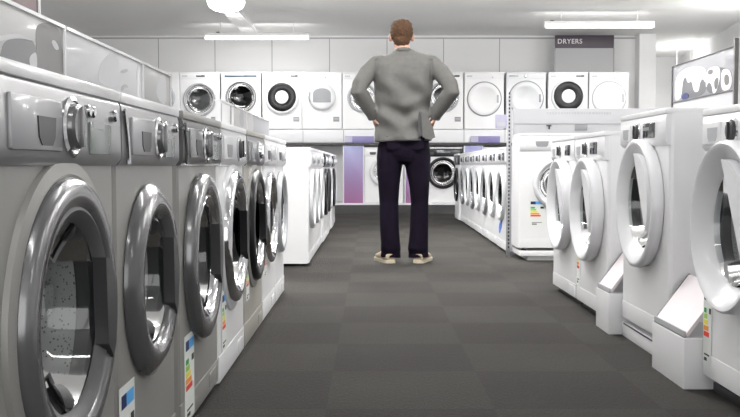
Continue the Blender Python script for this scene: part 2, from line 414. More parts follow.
# ------------------------------------------------------------ room
CH = 2.78; BW = 14.66
bm = bmesh.new(); box(bm, -5.3, 6.0, -3.1, 17.75, -.1, 0); struct('floor', bm, 'carpet')
bm = bmesh.new(); box(bm, -5.3, 6.0, -3.1, 17.75, CH, CH+.1); struct('ceiling', bm, 'ceil')
bm = bmesh.new(); box(bm, -5.3, -5.2, -3.0, BW, 0, CH); struct('wall_left', bm, 'wall')
bm = bmesh.new(); box(bm, -5.3, 5.2, -3.1, -3.0, 0, .15); box(bm, -5.3, 5.2, -3.1, -3.0, 2.7, CH); box(bm, -5.3, -5.0, -3.1, -3.0, .15, 2.7); box(bm, 5.0, 5.2, -3.1, -3.0, .15, 2.7)
struct('wall_front', bm, 'wall')  # opening left in this unseen wall to let frontal fill light in
bm = bmesh.new()
for k in range(6): box(bm, -5.0+k*2-.03, -5.0+k*2+.03, -3.09, -3.01, .15, 2.7)
box(bm, -5, 5, -3.09, -3.01, .15, .2); box(bm, -5, 5, -3.09, -3.01, 2.65, 2.7)
struct('added_window_1', bm, 'post')  # unseen shopfront frame, added with the opening that lights the room from behind
bm = bmesh.new()
box(bm, -5.3, 4.2, BW, BW+.15, 0, CH)
seams = [-4.3+1.28*i for i in range(7)]
for sx in [at(p, 55, BW).x for p in (158.5, 215, 272, 329.5, 387, 443.5, 499.5, 556.5)]:
    box(bm, sx-.006, sx+.006, BW-.002, BW+.01, 1.9, CH-.04, mi=1)
box(bm, -5.2, 4.2, BW-.003, BW+.01, CH-.05, CH-.03, mi=1)
struct('wall_back', bm, ['wall', 'seam'])
bm = bmesh.new(); box(bm, 4.2, 4.46, BW-.22, BW+.2, 0, CH, .01); struct('trim_1', bm, 'column')
bm = bmesh.new(); box(bm, 4.46, 6.0, 17.55, 17.7, 0, CH); box(bm, 4.2, 4.46, BW+.2, 17.7, 0, CH); struct('wall_recess', bm, 'wall')
bm = bmesh.new()
pts = [(5.88, 17.6), (5.14, 12.4), (5.14, -3.1), (5.3, -3.1), (5.3, 12.4), (6.05, 17.6)]
prism(bm, pts, lambda p, k: (p[0], p[1], CH if k else 0)); struct('wall_right', bm, 'wall')

# ------------------------------------------------------------ near left row
silA = dict(w=.59, body='silver', panel='panelm', topm='rail', drawer=(-.26, -.055), grip=(-.165, -.09), knob=(.0, .038), knobm='smoke', kringm='chrome', 
            buttons=(.075, .10, .235), bz=.03, screen=(.09, .215), screenm='lcd', sz=.02, sz2=.05, digm='lightring', sur='silver', ring='smoke', ro=.228, ri=.168, proud=.03, gm='glass', inner='rubber', tab='dark', n=72, zc=.475)
w1 = make_washer('washing_machine', silA)
put(w1, -.495, 1.481, 0, RL, 'silver washing machine nearest the camera, under the picture of people, smoked chrome door ring', group='washing machines in the left row')
c = dict(silA); c.update(w=.538, drawer=(-.20, -.01), grip=(-.13, -.05), knob=(.04, .036), buttons=(.09, .21), screen=(.10, .2), sweep='chrome', sur=None, ring='greyring', inner=None,
         ro=.215, ri=.14, proud=.032, zc=.468, topm='rail', lab=(-.258, .03, .115, .25),
         prof=[(.215, -.002), (.213, -.35), (.18, -1), (.16, -.95), (.142, -.5), (.14, -.3), (.14, -.002)])
w2 = make_washer('washing_machine', c)
put(w2, -.495, 2.048, 0, RL, 'second silver washing machine, wide dark grey faceted door ring, energy label low on front', group='washing machines in the left row')
c = dict(silA); c.update(w=.6, panel='paneld', topm='silver', ro=.24, ri=.165, ring='smoke', proud=.036, sweep='smoke', knob=(.03, .04), drawer=(-.22, -.05), grip=(-.15, -.07), buttons=(.09, .25), screen=(.11, .23),
         lab=(-.24, .03, .13, .235), zc=.46, band='smoke', sur=None, inner='chrome')
w3 = make_washer('washing_machine', c)
put(w3, -.495, 2.665, 0, RL, 'third silver washing machine, dark panel, beside the first white machine of left row', group='washing machines in the left row')
blk = dict(body='white', panel='offw', drawer=(-.27, -.08), gripm='midgrey', knob=(.08, .035), knobm='dark', buttons=(.17, .21), ring='chrome', ro=.235, ri=.175, proud=.035,
           gm='dglass', tab='black', foot=.004, lab=(-.24, .10, .10, .2), zc=.47, sur='offw')
w4 = make_washer('washing_machine', blk)
put(w4, -.495, 3.28, 0, RL, 'white washing machine with chrome rimmed black door, between two silver machines', group='washing machines in the left row')
c = dict(blk); c.update(body='champ', panel='paneld', ring='black', sur='silver', knobm='chrome', lab=(-.25, .18, .09, .16), kickm='champ', drawm='paneld', inner='chrome')
w5 = make_washer('washing_machine', c)
put(w5, -.495, 3.895, 0, RL, 'warm silver washing machine with dark panel and black door, between white machines', group='washing machines in the left row')
c = dict(body='white', w=.545, foot=.004, panel='white2', drawer=(-.25, -.07), knob=(.0, .03), knobm='white2', screen=(.08, .2), screenm='lightring', ring='chrome', ro=.22, ri=.175, proud=.03, gm='gglass', zc=.47, lab=(-.2, .2, .09, .15))
w6 = make_washer('washing_machine', c)
put(w6, -.495, 4.48, 0, RL, 'slim white washing machine, thin chrome door ring, next to last in near left row', group='washing machines in the left row')
c = dict(c); c.update(ring='lightring', w=.5); c.pop('lab')
w7 = make_washer('washing_machine', c)
put(w7, -.495, 5.015, 0, RL, 'white washing machine at the far end of the near left row, pale door ring', group='washing machines in the left row')

# picture boards standing on the near left row; XB = plane of their faces
XB = -.56; HT = .863
def bpt(px, py):
    Y = XB*F/(px-370)
    p = at(px, py, Y); return (Y, p.z)
def soften(P, n=2):
    for _ in range(n):
        Q = []
        for i in range(len(P)):
            a, b = P[i], P[(i+1) % len(P)]
            Q += [(a[0]*.75+b[0]*.25, a[1]*.75+b[1]*.25), (a[0]*.25+b[0]*.75, a[1]*.25+b[1]*.75)]
        P = Q
    return P
def picture_board(y0, y1, ztop, face, label, shapes=(), frame='rail', zb=HT, group='display boards on the left row', edge=True):
    bm = bmesh.new(); box(bm, XB-.02, XB-.002, y0, y1, zb, ztop, .002)
    o = obj('picture_board', bm, face); tag(o, label, 'display board', group)
    bm = bmesh.new(); box(bm, XB-.024, XB+.002, y0, y1, ztop-.001, ztop+.005)
    if edge: box(bm, XB-.024, XB+.002, y1-.004, y1+.0015, zb, ztop+.005)
    obj('frame', bm, frame, o)
    for k, (m_, pts) in enumerate(shapes):
        P = [bpt(*p) for p in soften(pts)]
        P = [(max(y0+.003, min(y1-.005, a)), max(zb+.002, min(ztop-.002, b))) for a, b in P]
        bm = bmesh.new(); prism(bm, P, lambda p, q: (XB-.0021+(.0002*(k+2) if q else 0), p[0], p[1])); obj('printed_shape', bm, m_, o, smooth=0)
    return o
b1 = 1.70
picture_board(1.12, b1, .972, 'board', 'grey picture board of two dark human silhouettes on the nearest silver machine', [
    ('ptone', [(8, 40), (24, 38), (40, 41), (40, 70), (30, 72), (0, 62), (4, 56)]),
    ('ptone2', [(39, 28), (44, 23), (52, 22.5), (60, 27), (64, 34), (65, 50), (69, 62), (70, 81), (54, 78), (30, 70), (40, 60)]),
    ('ptone3', [(33, 66), (32, 58), (36, 53), (40, 52), (40, 72)]),
    ('ptone3', [(54, 42), (57, 39), (61, 45), (62, 50), (58, 50)]),
    ('boardw', [(0, 36), (22, 33), (28, 37), (38, 40), (38, 41.5), (24, 38), (8, 40), (0, 42)])])
picture_board(1.712, 2.285, .972, 'boardw', 'pale picture board of a washer over the second silver machine', [
    ('ptone3', [(102, 84), (100, 76), (104, 62), (112, 53), (118, 52), (122, 60), (121, 90)]),
    ('board', [(123, 70), (130, 68.5), (130, 72), (123, 74)]), ('board', [(123, 88), (127, 83), (131, 88), (127, 87), (124, 92)]),
    ('rail', [(139, 62), (142, 64), (142, 100), (139, 99)])])
picture_board(2.29, 2.60, .972, 'board', 'short grey picture board on the third silver machine', [
    ('boardw', [(158, 98), (158, 86), (163, 74), (168, 76), (168, 108)])])
picture_board(3.46, 3.78, .965, 'white', 'white blank board standing at near end of the second board group', [('midgrey', [(222, 103), (223, 103), (223, 123), (222, 123)]), ('midgrey', [(231, 103), (232.5, 103), (232.5, 126), (231, 126)])], frame='white')
picture_board(3.79, 4.2, .965, 'board', 'light grey board between the white board and darker grey board', [('boardg', [(241, 126), (240, 118), (242, 108), (244, 107), (245, 128)])])
picture_board(4.21, 5.12, .965, 'boardg', 'darker grey board at far end of the left row', [('board', [(247, 109), (253, 110), (255, 133), (247, 130)])])
# small violet sticker at the foot of the second board
bm = bmesh.new(); yb_, zb_ = bpt(74, 86)
box(bm, XB+.001, XB+.004, yb_-.008, yb_+.008, HT+.001, HT+.017); tag(obj('sticker', bm, 'purple'), 'tiny violet sticker where the first two picture boards meet', 'sticker')

# ------------------------------------------------------------ mid left row
RX = -.44
mw = dict(body='white', h=.835, panel='white2', drawer=(-.27, -.08), gripm='lightring', knob=(.02, .03), knobm='lightring', screen=(.12, .24), screenm='midgrey', ring='offw', ro=.22, ri=.175, proud=.03, gm='gglass', n=32)
mid1 = make_washer('washing_machine', mw)
GL = 'washing machines in the far left row'
put(mid1, RX, 6.87, 0, RL, 'white washing machine at near end of the far left row, plain white side facing camera', group=GL)
dup(mid1, (RX, 7.48, 0), RL, 'second white washing machine in the far left row, behind the end one', GL)
mb = dict(mw); mb.update(panel='black', drawm='black', ring='black', gm='dglass', sur=None, screenm='disp')
mid2 = make_washer('washing_machine', mb)
put(mid2, RX+.01, 8.72, 0, RL, 'first black fronted door machine in the far left row after the plain white ones', group=GL)
dup(mid1, (RX, 8.10, 0), RL, 'third white washing machine of far left row, just before the black doors', GL)
dup(mid2, (RX+.01, 9.34, 0), RL, 'second machine with black door and panel in far left row', GL)
dup(mid1, (RX, 9.96, 0), RL, 'white washing machine just beyond the black doors in the far left row', GL)
dup(mid2, (RX+.01, 10.58, 0), RL, 'last black door machine in the far left row', GL)
dup(mid1, (RX, 11.2, 0), RL, 'white washing machine at the far end of the far left row', GL)

# ------------------------------------------------------------ near right row
rw = dict(body='white', h=.85, d=.6, panel='white2', drawer=(-.28, -.14), gripm='lightring', knob=(-.045, .03), knobm='dark', kringm='chrome', screen=(.03, .17), ring='white2', ro=.245, ri=.174, proud=.055,
          gm='glass', flap=(.10, 'white2', .5), n=72, zc=.515, pz=.735, drawm='white', foot=.02, badge=-.27,
          prof=[(.245, -.002), (.25, -.5), (.248, -.88), (.240, -1), (.228, -.97), (.19, -.42), (.176, -.25), (.174, -.002)])
c = dict(rw); c.update(proud=.07, lab=(-.297, .06, .07, .25))
r1 = make_washer('washing_machine', c); GR = 'washing machines in the near right row'
put(r1, 1.07, 2.63, .03, RR, 'white washing machine nearest the camera on the right, big white door cut by the frame', group=GR)
c = dict(rw); c.update(ro=.238, proud=.047)
r2 = make_washer('washing_machine', c)
put(r2, 1.07, 3.585, .06, RR, 'white washing machine on a low white plinth, between the two slanted leaflet stands', group=GR)
c = dict(rw); c.update(zc=.50, lab=(-.29, .1, .07, .24), knob=(-.05, .028), screen=(.03, .16))
r3 = make_washer('washing_machine', c)
put(r3, 1.07, 4.44, .01, RR, 'white washing machine beside the smaller leaflet stand, square dark display, energy label low', group=GR)
c = dict(c); c.pop('lab'); c.update(screen=(.08, .2))
r4 = make_washer('washing_machine', c)
put(r4, 1.07, 5.055, .01, RR, 'farthest white washing machine in near right row, overlapping the one facing the camera', group=GR)
bm = bmesh.new(); box(bm, 1.075, 1.66, 3.275, 3.895, 0, .06, .003); box(bm, 1.073, 1.08, 3.30, 3.87, .052, .058, mi=1)
tag(obj('plinth', bm, ['white', 'dark']), 'low white plinth under the raised washing machine on the right', 'plinth')
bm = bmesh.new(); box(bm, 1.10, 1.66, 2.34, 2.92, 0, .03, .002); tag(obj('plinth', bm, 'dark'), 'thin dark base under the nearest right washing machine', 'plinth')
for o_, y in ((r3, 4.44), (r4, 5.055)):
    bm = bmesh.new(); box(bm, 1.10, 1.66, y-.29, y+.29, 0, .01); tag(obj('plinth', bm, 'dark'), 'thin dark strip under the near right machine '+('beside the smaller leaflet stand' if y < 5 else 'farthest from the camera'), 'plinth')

def leaflet_stand(y0, y1, x0, hbox, label, zt, sc=1.):
    bm = bmesh.new(); box(bm, x0, x0+.34, y0, y1, 0, hbox, .004)
    o = obj('display_plinth', bm, 'white'); tag(o, 'white box plinth '+label, 'plinth', 'box plinths in the right row')
    t = empty('leaflet_stand', (x0+.02, y0+.01, hbox), 0, 'slanted pale leaflet stand on the white box '+label, 'leaflet stand', 'leaflet stands in the right row')
    L_ = y1-y0-.02; H = zt-hbox
    bm = bmesh.new(); prism(bm, [(-.012, .012), (.105*sc, H), (.112*sc, H-.004), (-.004, .004)], lambda p, k: (p[0], L_ if k else 0, p[1])); obj('leaflet', bm, 'leaf', t, smooth=0)
    bm = bmesh.new()
    box(bm, -.016, -.011, 0, L_, 0, .022); box(bm, -.016, .14*sc, 0, L_, 0, .004)
    prism(bm, [(-.004, .003), (.108*sc, H-.006), (.118*sc, H-.006), (.125*sc, .003)], lambda p, k: (p[0], L_+.004 if k else L_, p[1])); obj('holder', bm, 'boardw', t, smooth=0)
    bm = bmesh.new(); prism(bm, [(-.014, .010), (.106*sc, H+.003), (.111*sc, H+.001), (-.008, .006)], lambda p, k: (p[0], L_+.006 if k else L_-.001, p[1])); obj('edge_strip', bm, 'steel', t, smooth=0)
    return t
leaflet_stand(2.935, 3.27, 1.01, .165, 'between the nearest and second right machines', .335)
leaflet_stand(3.905, 4.13, 1.02, .175, 'between the second and third right machines', .345)

# framed picture standing on the right, facing the aisle
PX = 1.74; ya, yb2 = PX*F/301, PX*F/361
def ppt(px, py):
    Y = PX*F/(px-370); return (Y, at(px, py, Y).z)
t = empty('picture_stand', (PX, (ya+yb2)/2, .0), 0, 'framed monochrome picture of machines above the right row', 'display board')
ym = (ya+yb2)/2
bm = bmesh.new(); z0_, z1_ = 1.085, 1.288; box(bm, .002, .02, yb2-ym, ya-ym, z0_, z1_, .001); obj('picture', bm, 'boardg', t)
bm = bmesh.new()
box(bm, -.004, .024, yb2-ym-.006, ya-ym+.004, z1_, z1_+.004, mi=0); box(bm, -.004, .024, ya-ym-.002, ya-ym+.006, z0_-.02, z1_+.004)
box(bm, -.004, .024, yb2-ym-.006, ya-ym+.004, z0_-.004, z0_)
obj('frame', bm, 'ptone2', t)
for nm, yy, zt in (('post', yb2-ym-.012, 1.33), ('post', ya-ym+.01, 1.27)):
    bm = bmesh.new(); box(bm, -.002, .018, yy-.009, yy+.009, 0, zt, .002); obj(nm, bm, 'ptone2', t)
bm = bmesh.new(); box(bm, .004, .016, yb2-ym, ya-ym, .98, z0_-.005); obj('lower_strip', bm, 'boardw', t)
bm = bmesh.new(); box(bm, -.06, .08, yb2-ym-.1, ya-ym+.1, 0, .015); obj('base', bm, 'post', t)
shp = [('ptone', [(676, 78), (704, 74), (705, 96), (676, 100)]), ('ptone', [(704, 70), (728, 66), (728, 90), (704, 96)]),
       ('rail', [(674, 78), (680, 70), (692, 66), (702, 67), (704, 72), (704, 84), (701, 78), (698, 82), (697, 92), (692, 92), (690, 80), (686, 84), (684, 76), (681, 80), (680, 96), (676, 101), (673, 98)]),
       ('rail', [(704, 70), (712, 66), (718, 67), (718, 80), (714, 93), (711, 94), (710, 84), (706, 82), (704, 90)]),
       ('ptone2', [(706, 70), (711, 69), (711, 74), (706, 75)]), ('ptone2', [(712, 80), (717, 76), (716, 88), (713, 90)]),
       ('rail', [(720, 68), (729, 70), (730, 88), (721, 92), (719, 82)]), ('ptone2', [(722, 75), (727, 74), (728, 84), (723, 86)]),
       ('navy', [(680, 97), (684, 92), (688, 95), (686, 99), (681, 100)])]
for k, (m_, pts) in enumerate(shp):
    P = [ppt(*p) for p in soften(pts)]; P = [(max(yb2+.004, min(ya-.004, a))-ym, max(z0_+.002, min(z1_-.002, b))) for a, b in P]
    bm = bmesh.new(); prism(bm, P, lambda p, q: (.0015-(.0003*(k+2) if q else 0), p[0], p[1])); obj('printed_shape', bm, m_, t, smooth=0)

# ------------------------------------------------------------ mid right island
GX = 1.12; GM = 'washing machines in the far right row'
c = dict(mw); c.update(ring='offw', gm='dglass', ro=.22, ri=.17, knobm='dark', h=.86, screen=(.1, .22), screenm='disp')
m1 = make_washer('washing_machine', c)
put(m1, GX, 7.80, 0, RR, 'white washing machine nearest the perforated post in the far right row', group=GM)
words = ['second from the perforated post', 'third from the perforated post', 'fourth from the perforated post', 'fifth from the perforated post, mid row', 'sixth from the perforated post', 'next to last before the back wall']
c2 = dict(c); c2.update(ring='midgrey', ro=.235); m1b = make_washer('washing_machine', c2)
put(m1b, GX+.016, 7.80+.62*2, 0, RR, 'white washing machine with grey ringed dark door in far right row, third from the post', group=GM)
for i, wd in enumerate(words):
    if i == 1: continue
    dup(m1 if i % 2 == 0 else m1b, (GX+.008*(i+1), 7.80+.62*(i+1), 0), RR, 'white washing machine in far right row, '+wd, GM)
c = dict(c); c.update(ring='black', panel='black', drawm='black')
m8 = make_washer('washing_machine', c); put(m8, GX+.03, 12.14, 0, RR, 'black doored machine at the far end of the far right row', group=GM)
# leaflet stuck on the first of them
bm = bmesh.new()
pts = [(.0, .0), (.05, .01), (.13, .06), (.2, .17), (.205, .2), (.17, .17), (.09, .11), (.02, .09), (-.02, .05)]
prism(bm, pts, lambda p, k: (-.14+p[0], -.004 if k else -.001, .14+p[1]))
tag(obj('stuck_leaflet', bm, 'bluep', m1, smooth=0), 'curved blue leaflet')
# platform + camera-facing washers
bm = bmesh.new(); box(bm, 1.14, 3.5, 6.97, 7.36, .035, .075, .004); box(bm, 1.2, 3.45, 7.0, 7.36, .0, .036)
tag(obj('platform', bm, 'white'), 'long low white platform under the washers that face the camera', 'platform')
f_ = dict(body='white', h=.875, d=.36, panel='white', pz=.76, drawer=(-.25, -.07), drawm='white2', gripm='midgrey', grip=(-.18, -.08), knob=(.02, .03), knobm='lightring', screen=(.1, .22), screenm='midgrey', ring='white2', sur=None, ro=.195, ri=.15, zc=.51, proud=.05, gm='gglass', lab=(-.225, .19, .125, .2))
fr = make_washer('washing_machine', f_)
put(fr, 1.43, 6.985, .075, 0, 'white washing machine facing the camera on the low platform, energy label on its front', group='washers facing the camera')
c = dict(f_); c.pop('lab'); fr2 = make_washer('washing_machine', c)
for i, wd in enumerate(['second of those facing the camera', 'third of those facing the camera']):
    (put(fr2, 2.05, 6.985, .075, 0, 'white washing machine on the low platform, '+wd, group='washers facing the camera') if i == 0 else
     dup(fr2, (2.67, 6.985, .075), 0, 'white washing machine on the low platform, '+wd))
# gondola header behind them
t = empty('gondola_header', (1.16, 7.44, 0), 0, 'long white header board across the right island behind the washer facing the camera', 'display header')
bm = bmesh.new(); box(bm, 0, 2.5, -.02, .02, 1.06, 1.182, .004); obj('header_panel', bm, 'boardw', t)
bm = bmesh.new(); box(bm, 0, 2.5, -.005, .02, .2, 1.058); obj('back_panel', bm, 'boardw', t)
for xx in (.01, 1.25, 2.48):
    bm = bmesh.new(); box(bm, xx-.012, xx+.012, .022, .05, 0, 1.19); obj('upright', bm, 'post', t)
bm = bmesh.new(); xx = .26
while xx < .78:
    wv = random.choice((.012, .016, .02)); box(bm, xx, xx+wv, -.0225, -.019, 1.135, 1.152); xx += wv+.008
obj('raised_lettering', bm, 'lightring', t, smooth=0)
bm = bmesh.new(); box(bm, .49, .59, -.012, -.004, 1.005, 1.055, .002); obj('price_tag', bm, 'midgrey', t)
bm = bmesh.new(); box(bm, .26, .30, -.012, -.004, 1.04, 1.05); box(bm, .277, .289, -.012, -.004, 1.015, 1.042); obj('hook', bm, 'steel', t)
# perforated post
pp = at(512.5, 150, 7.2)
t = empty('perforated_post', (pp.x, 7.385, 0), 0, 'perforated steel shelving post at the corner of the far right row', 'post')
bm = bmesh.new(); box(bm, -.018, .018, -.012, .012, 0, 1.30, .002); obj('upright', bm, 'post', t)
bm = bmesh.new()
for k in range(42): box(bm, -.006, .006, -.0135, -.0115, .06+k*.03, .078+k*.03)
obj('slots', bm, 'dark', t, smooth=0)
bm = bmesh.new(); box(bm, -.11, -.014, -.008, 0, 1.02, 1.13, .002); box(bm, -.10, -.03, -.010, -.007, 1.04, 1.07, mi=1); obj('sign_holder', bm, ['lilac', 'boardw'], t)

# ------------------------------------------------------------ back wall display
YD = 13.94; SH = 1.27
t = empty('display_shelf', (0, YD, 0), 0, 'long white two level shelf along the back wall carrying the dryers', 'shelf')
xl, xr = -3.62, 4.0
bm = bmesh.new(); box(bm, xl, xr, .02, .68, SH-.03, SH, .002); obj('shelf_board', bm, 'shelf', t)
bm = bmesh.new(); box(bm, xl, xr, 0, .03, 1.075, SH-.004, .002)
for p in (303, 343.5, 464, 505): box(bm, at(p, 135, YD).x-.004, at(p, 135, YD).x+.004, -.002, .01, 1.08, SH-.005, mi=1)
obj('fascia', bm, ['shelf', 'midgrey'], t)
bm = bmesh.new(); box(bm, xl, xr, -.01, .1, 1.03, 1.072, .002); obj('beam', bm, 'steel', t)
bm = bmesh.new(); box(bm, xl, xr, .6, .66, .16, 1.03); obj('back_panel', bm, 'white', t)
bm = bmesh.new(); box(bm, xl, xr, -.02, .68, .13, .155, .002); obj('lower_board', bm, 'white', t)
bm = bmesh.new(); box(bm, xl, xr, .0, .6, .0, .13); obj('plinth', bm, 'steel', t)
for xx in (xl+.02, -1.05, xr-.02):
    bm = bmesh.new(); box(bm, xx-.02, xx+.02, .1, .14, .155, 1.04); obj('upright', bm, 'post', t)
dk = dict(d=.58, n=40, zc=.49, ro=.235, ri=.17, kick=False, foot=.003, pz=.76, bulge=.008, badge=-.26, tag=(.17, .12))
def DK(**k): c = dict(dk); c.update(k); return make_washer('tumble_dryer', c)
GD = 'machines on the back shelf'
specs = [
 (DK(style='bowl', ring='lightring', gm='gglass', screen=(-.06, .08)), 'white dryer at left end of the back shelf, half hidden by the grey board'),
 (DK(style='bowl', ring='lightring', gm='gglass', screen=(-.05, .08), proud=.025, ro=.25, ri=.215, zc=.45), 'white dryer with big grey glass door, second on the back shelf from the left'),
 (DK(style='bowl', ring='midgrey', gm='dglass', panel='offw', screen=(-.24, .24), screenm='bluedisp', sz=.025, proud=.02, ro=.235, ri=.215, zc=.49), 'white dryer with full width dark panel and black door on the back shelf'),
 (DK(style='annulus', ring='offw', ro=.255, ri=.215, screen=(.13, .24), zc=.485), 'white dryer with black ring and white centre, left side of the back shelf'),
 (DK(style='window', ring='offw', ro=.205, ri=.135, buttons=(.0, .05)), 'white dryer with squarish grey window in a round door'),
 (DK(style='bowl', ring='lightring', gm='gglass', ro=.225, ri=.185, proud=.03, knob=(0, .03), zc=.48), 'white dryer behind the left elbow of the man'),
 (DK(style='disc', ring='white', buttons=(0, .1)), 'white dryer hidden behind the back of the man'),
 (DK(style='bowl', ring='lightring', gm='gglass', ro=.235, ri=.205, proud=.025, screen=(.07, .24)), 'white dryer behind the right elbow of the man, black strip on its panel'),
 (DK(style='disc', ring='white', ro=.245, zc=.46, buttons=(.12,)), 'all white dryer with pale round door, just right of the man'),
 (DK(style='disc', body='offw', panel='offw', ring='offw', line='midgrey', ro=.25, zc=.47, screen=(-.26, -.12), screenm='lightring', knob=(-.01, .022)), 'pale grey dryer with dark outlined round door beside the black ringed one'),
 (DK(style='annulus', ring='offw', ro=.255, ri=.222, screen=(.12, .24), zc=.50), 'white dryer with black ring door under the DRYERS sign'),
 (DK(style='disc', ring='white', ro=.245, zc=.47, line='lightring', buttons=(.05, .1)), 'all white dryer at the right end of the back shelf by the column'),
]
edges = [140, 179.5, 220, 262, 302, 342, 382.5, 423, 464, 504.5, 547.5, 588.5, 629.5]
for i, (o, lb) in enumerate(specs):
    xm = at((edges[i]+edges[i+1])/2, 100, YD).x
    put(o, xm, YD, SH, 0, lb, 'tumble dryer', GD)
# lower level
lw = dict(d=.5, n=40, zc=.47, kick=False, foot=.003, h=.83, bulge=.01)
def LW(**k): c = dict(lw); c.update(k); return make_washer('washing_machine', c)
l1 = LW(ring='offw', gm='gglass', ro=.22, ri=.16, proud=.04, knob=(0, .03), drawer=(-.27, -.1), buttons=(.1, .15))
put(l1, at(384, 180, YD).x, YD+.03, .155, 0, 'white washer on lower back shelf, beside the leg of the man and the violet panel', group='washers on the lower back shelf')
l2 = LW(panel='black', drawm='black', drawer=(-.27, -.12), screen=(-.1, .25), ring='black', gm='dglass', ro=.24, ri=.19, proud=.05, zc=.46)
put(l2, at(443, 180, YD).x, YD+.03, .155, 0, 'white washer with black door and black panel on the lower back shelf', group='washers on the lower back shelf')
l3 = dup(l1, (at(503, 180, YD).x, YD+.03, .155), 0, 'white washer on lower back shelf behind the far right row')
for (pa, pb_, lb) in ((344, 363, 'violet to pink gradient panel standing left of the washer on lower back shelf'), (405.5, 420, 'violet to pink gradient panel seen between the legs of the man'), (464.5, 482, 'violet to pink gradient panel behind the far right row')):
    bm = bmesh.new(); a, b = at(pa, 180, YD).x, at(pb_, 180, YD).x
    box(bm, a, b, YD+.0, YD+.03, .157, 1.027, .002); o = obj('gradient_panel', bm, M['grad']); tag(o, lb, 'display panel', 'gradient panels on the lower back shelf')
    bm = bmesh.new(); box(bm, a-.015, a, YD-.004, YD+.034, .157, 1.027); box(bm, b, b+.015, YD-.004, YD+.034, .157, 1.027); obj('frame', bm, 'white', o)
for (pa, pb_, lb) in ((345, 374, 'violet sign strip on the shelf edge left of the man'), (471, 500, 'violet sign strip on the shelf edge right of the man')):
    bm = bmesh.new(); a, b = at(pa, 140, YD-.03).x, at(pb_, 140, YD-.03).x
    box(bm, a, b, YD-.03, YD-.014, 1.07, 1.17, .002); o = obj('sign_strip', bm, 'purple'); tag(o, lb, 'sign', 'violet sign strips on the back shelf')
    bm = bmesh.new(); box(bm, a, a+.11, YD-.034, YD-.029, 1.08, 1.165); obj('logo_block', bm, 'lilac', o)
bm = bmesh.new(); a, b = at(498, 130, 13.8).x, at(512, 130, 13.8).x
# DRYERS sign on the shelf
a, b = at(555, 40, YD+.3), at(613.5, 70, YD+.3)
t = empty('dryers_sign', ((a.x+b.x)/2, YD+.3, SH+.863), 0, 'dark plum sign board reading DRYERS above the dryers on the right', 'sign')
hw_ = (b.x-a.x)/2; zt = at(555, 35.3, YD+.3).z-SH-.863; zm_ = at(555, 48.2, YD+.3).z-SH-.863
bm = bmesh.new(); box(bm, -hw_, hw_, -.012, .012, zm_, zt, .002); obj('header', bm, 'plum', t)
bm = bmesh.new(); box(bm, -hw_+.01, hw_-.01, -.006, .006, .012, zm_); obj('lower_panel', bm, 'signp', t)
for s in (-1, 1):
    bm = bmesh.new(); box(bm, s*hw_-.008, s*hw_+.008, -.01, .01, 0, zm_); obj('post', bm, 'midgrey', t)
cu = bpy.data.curves.new('txt', 'FONT'); cu.body = 'DRYERS'; cu.size = .10; cu.extrude = .002; cu.space_character = 1.12; cu.offset = .0012
to = bpy.data.objects.new('txt', cu); C.objects.link(to); bpy.context.view_layer.update()
me = bpy.data.meshes.new_from_object(to.evaluated_get(bpy.context.evaluated_depsgraph_get())); bpy.data.objects.remove(to)
me.materials.clear(); me.materials.append(M['letter']); me.name = 'lettering'
o = bpy.data.objects.new('lettering', me); C.objects.link(o); o.parent = t; o.rotation_euler = (PI/2, 0, 0); o.location = (-hw_+.035, -.0135, (zm_+zt)/2-.028)

# hanging pink banner in the upper left
t = empty('hanging_banner', (-3.02, 8.5, 2.06), 0, 'dusty pink banner hanging from the ceiling in the upper left corner', 'banner')
bm = bmesh.new(); box(bm, -.6, -.03, -.004, .004, 0, .70); obj('banner_cloth', bm, 'pink', t)
bm = bmesh.new(); box(bm, -.03, -.018, -.008, .008, 0, .718); box(bm, -.6, -.018, -.008, .008, .70, .719); obj('frame', bm, 'ptone2', t)
bm = bmesh.new(); box(bm, -.018, 0, -.008, .008, 0, .719); obj('white_edge', bm, 'rail', t)

# ------------------------------------------------------------ lights
def area(name, loc, sx, sy, e, rot=(0, 0, 0), parent=None):
    l = bpy.data.lights.new(name, 'AREA'); l.shape = 'RECTANGLE'; l.size = sx; l.size_y = sy; l.energy = e; l.color = (1, .99, .975)
    o = bpy.data.objects.new(name, l); C.objects.link(o); o.location = loc; o.rotation_euler = rot
    return o
def tube_light(x, y, z, L_, rz, label, e, group='ceiling tube lights', up=0, fwd=.15):
    t = empty('ceiling_light', (x, y, z), rz, label, 'ceiling light', group)
    bm = bmesh.new(); box(bm, -L_/2, L_/2, -.03, .03, .03, .07, .005)
    box(bm, -L_/2-.01, -L_/2+.01, -.035, .035, -.02, .07, .004); box(bm, L_/2-.01, L_/2+.01, -.035, .035, -.02, .07, .004); obj('housing', bm, 'fix', t)
    bm = bmesh.new(); tube(bm, [(-L_/2+.012, 0, 0), (L_/2-.012, 0, 0)], [.02, .02], 14, side=(0, 1, 0)); obj('lamp_tube', bm, 'lamp', t)
    for s in (-1, 1):
        bm = bmesh.new(); box(bm, s*L_*.35-.004, s*L_*.35+.004, -.004, .004, .068, CH-z); obj('hanger', bm, 'fix', t)
    area('tube_glow', (x, y, z-.03), L_, .08, e, (0, 0, rz))
    if fwd: area('tube_glow', (x, y+.05, z), L_, .06, e*fwd, (PI/2, 0, 0))
    if up: area('tube_glow', (x, y, z+.09), L_, .08, e*up, (PI, 0, rz))
    return t
tube_light((at(205, 38, 13.3).x+at(309, 38, 13.3).x)/2, 13.3, at(257, 38, 13.3).z, 1.5, 0, 'lit tube light near the back wall left of the man', 24)
tube_light((at(545, 27, 12.3).x+at(653, 27, 12.3).x)/2, 12.3, at(600, 26.5, 12.3).z, 1.44, 0, 'lit tube light above the DRYERS sign', 24)
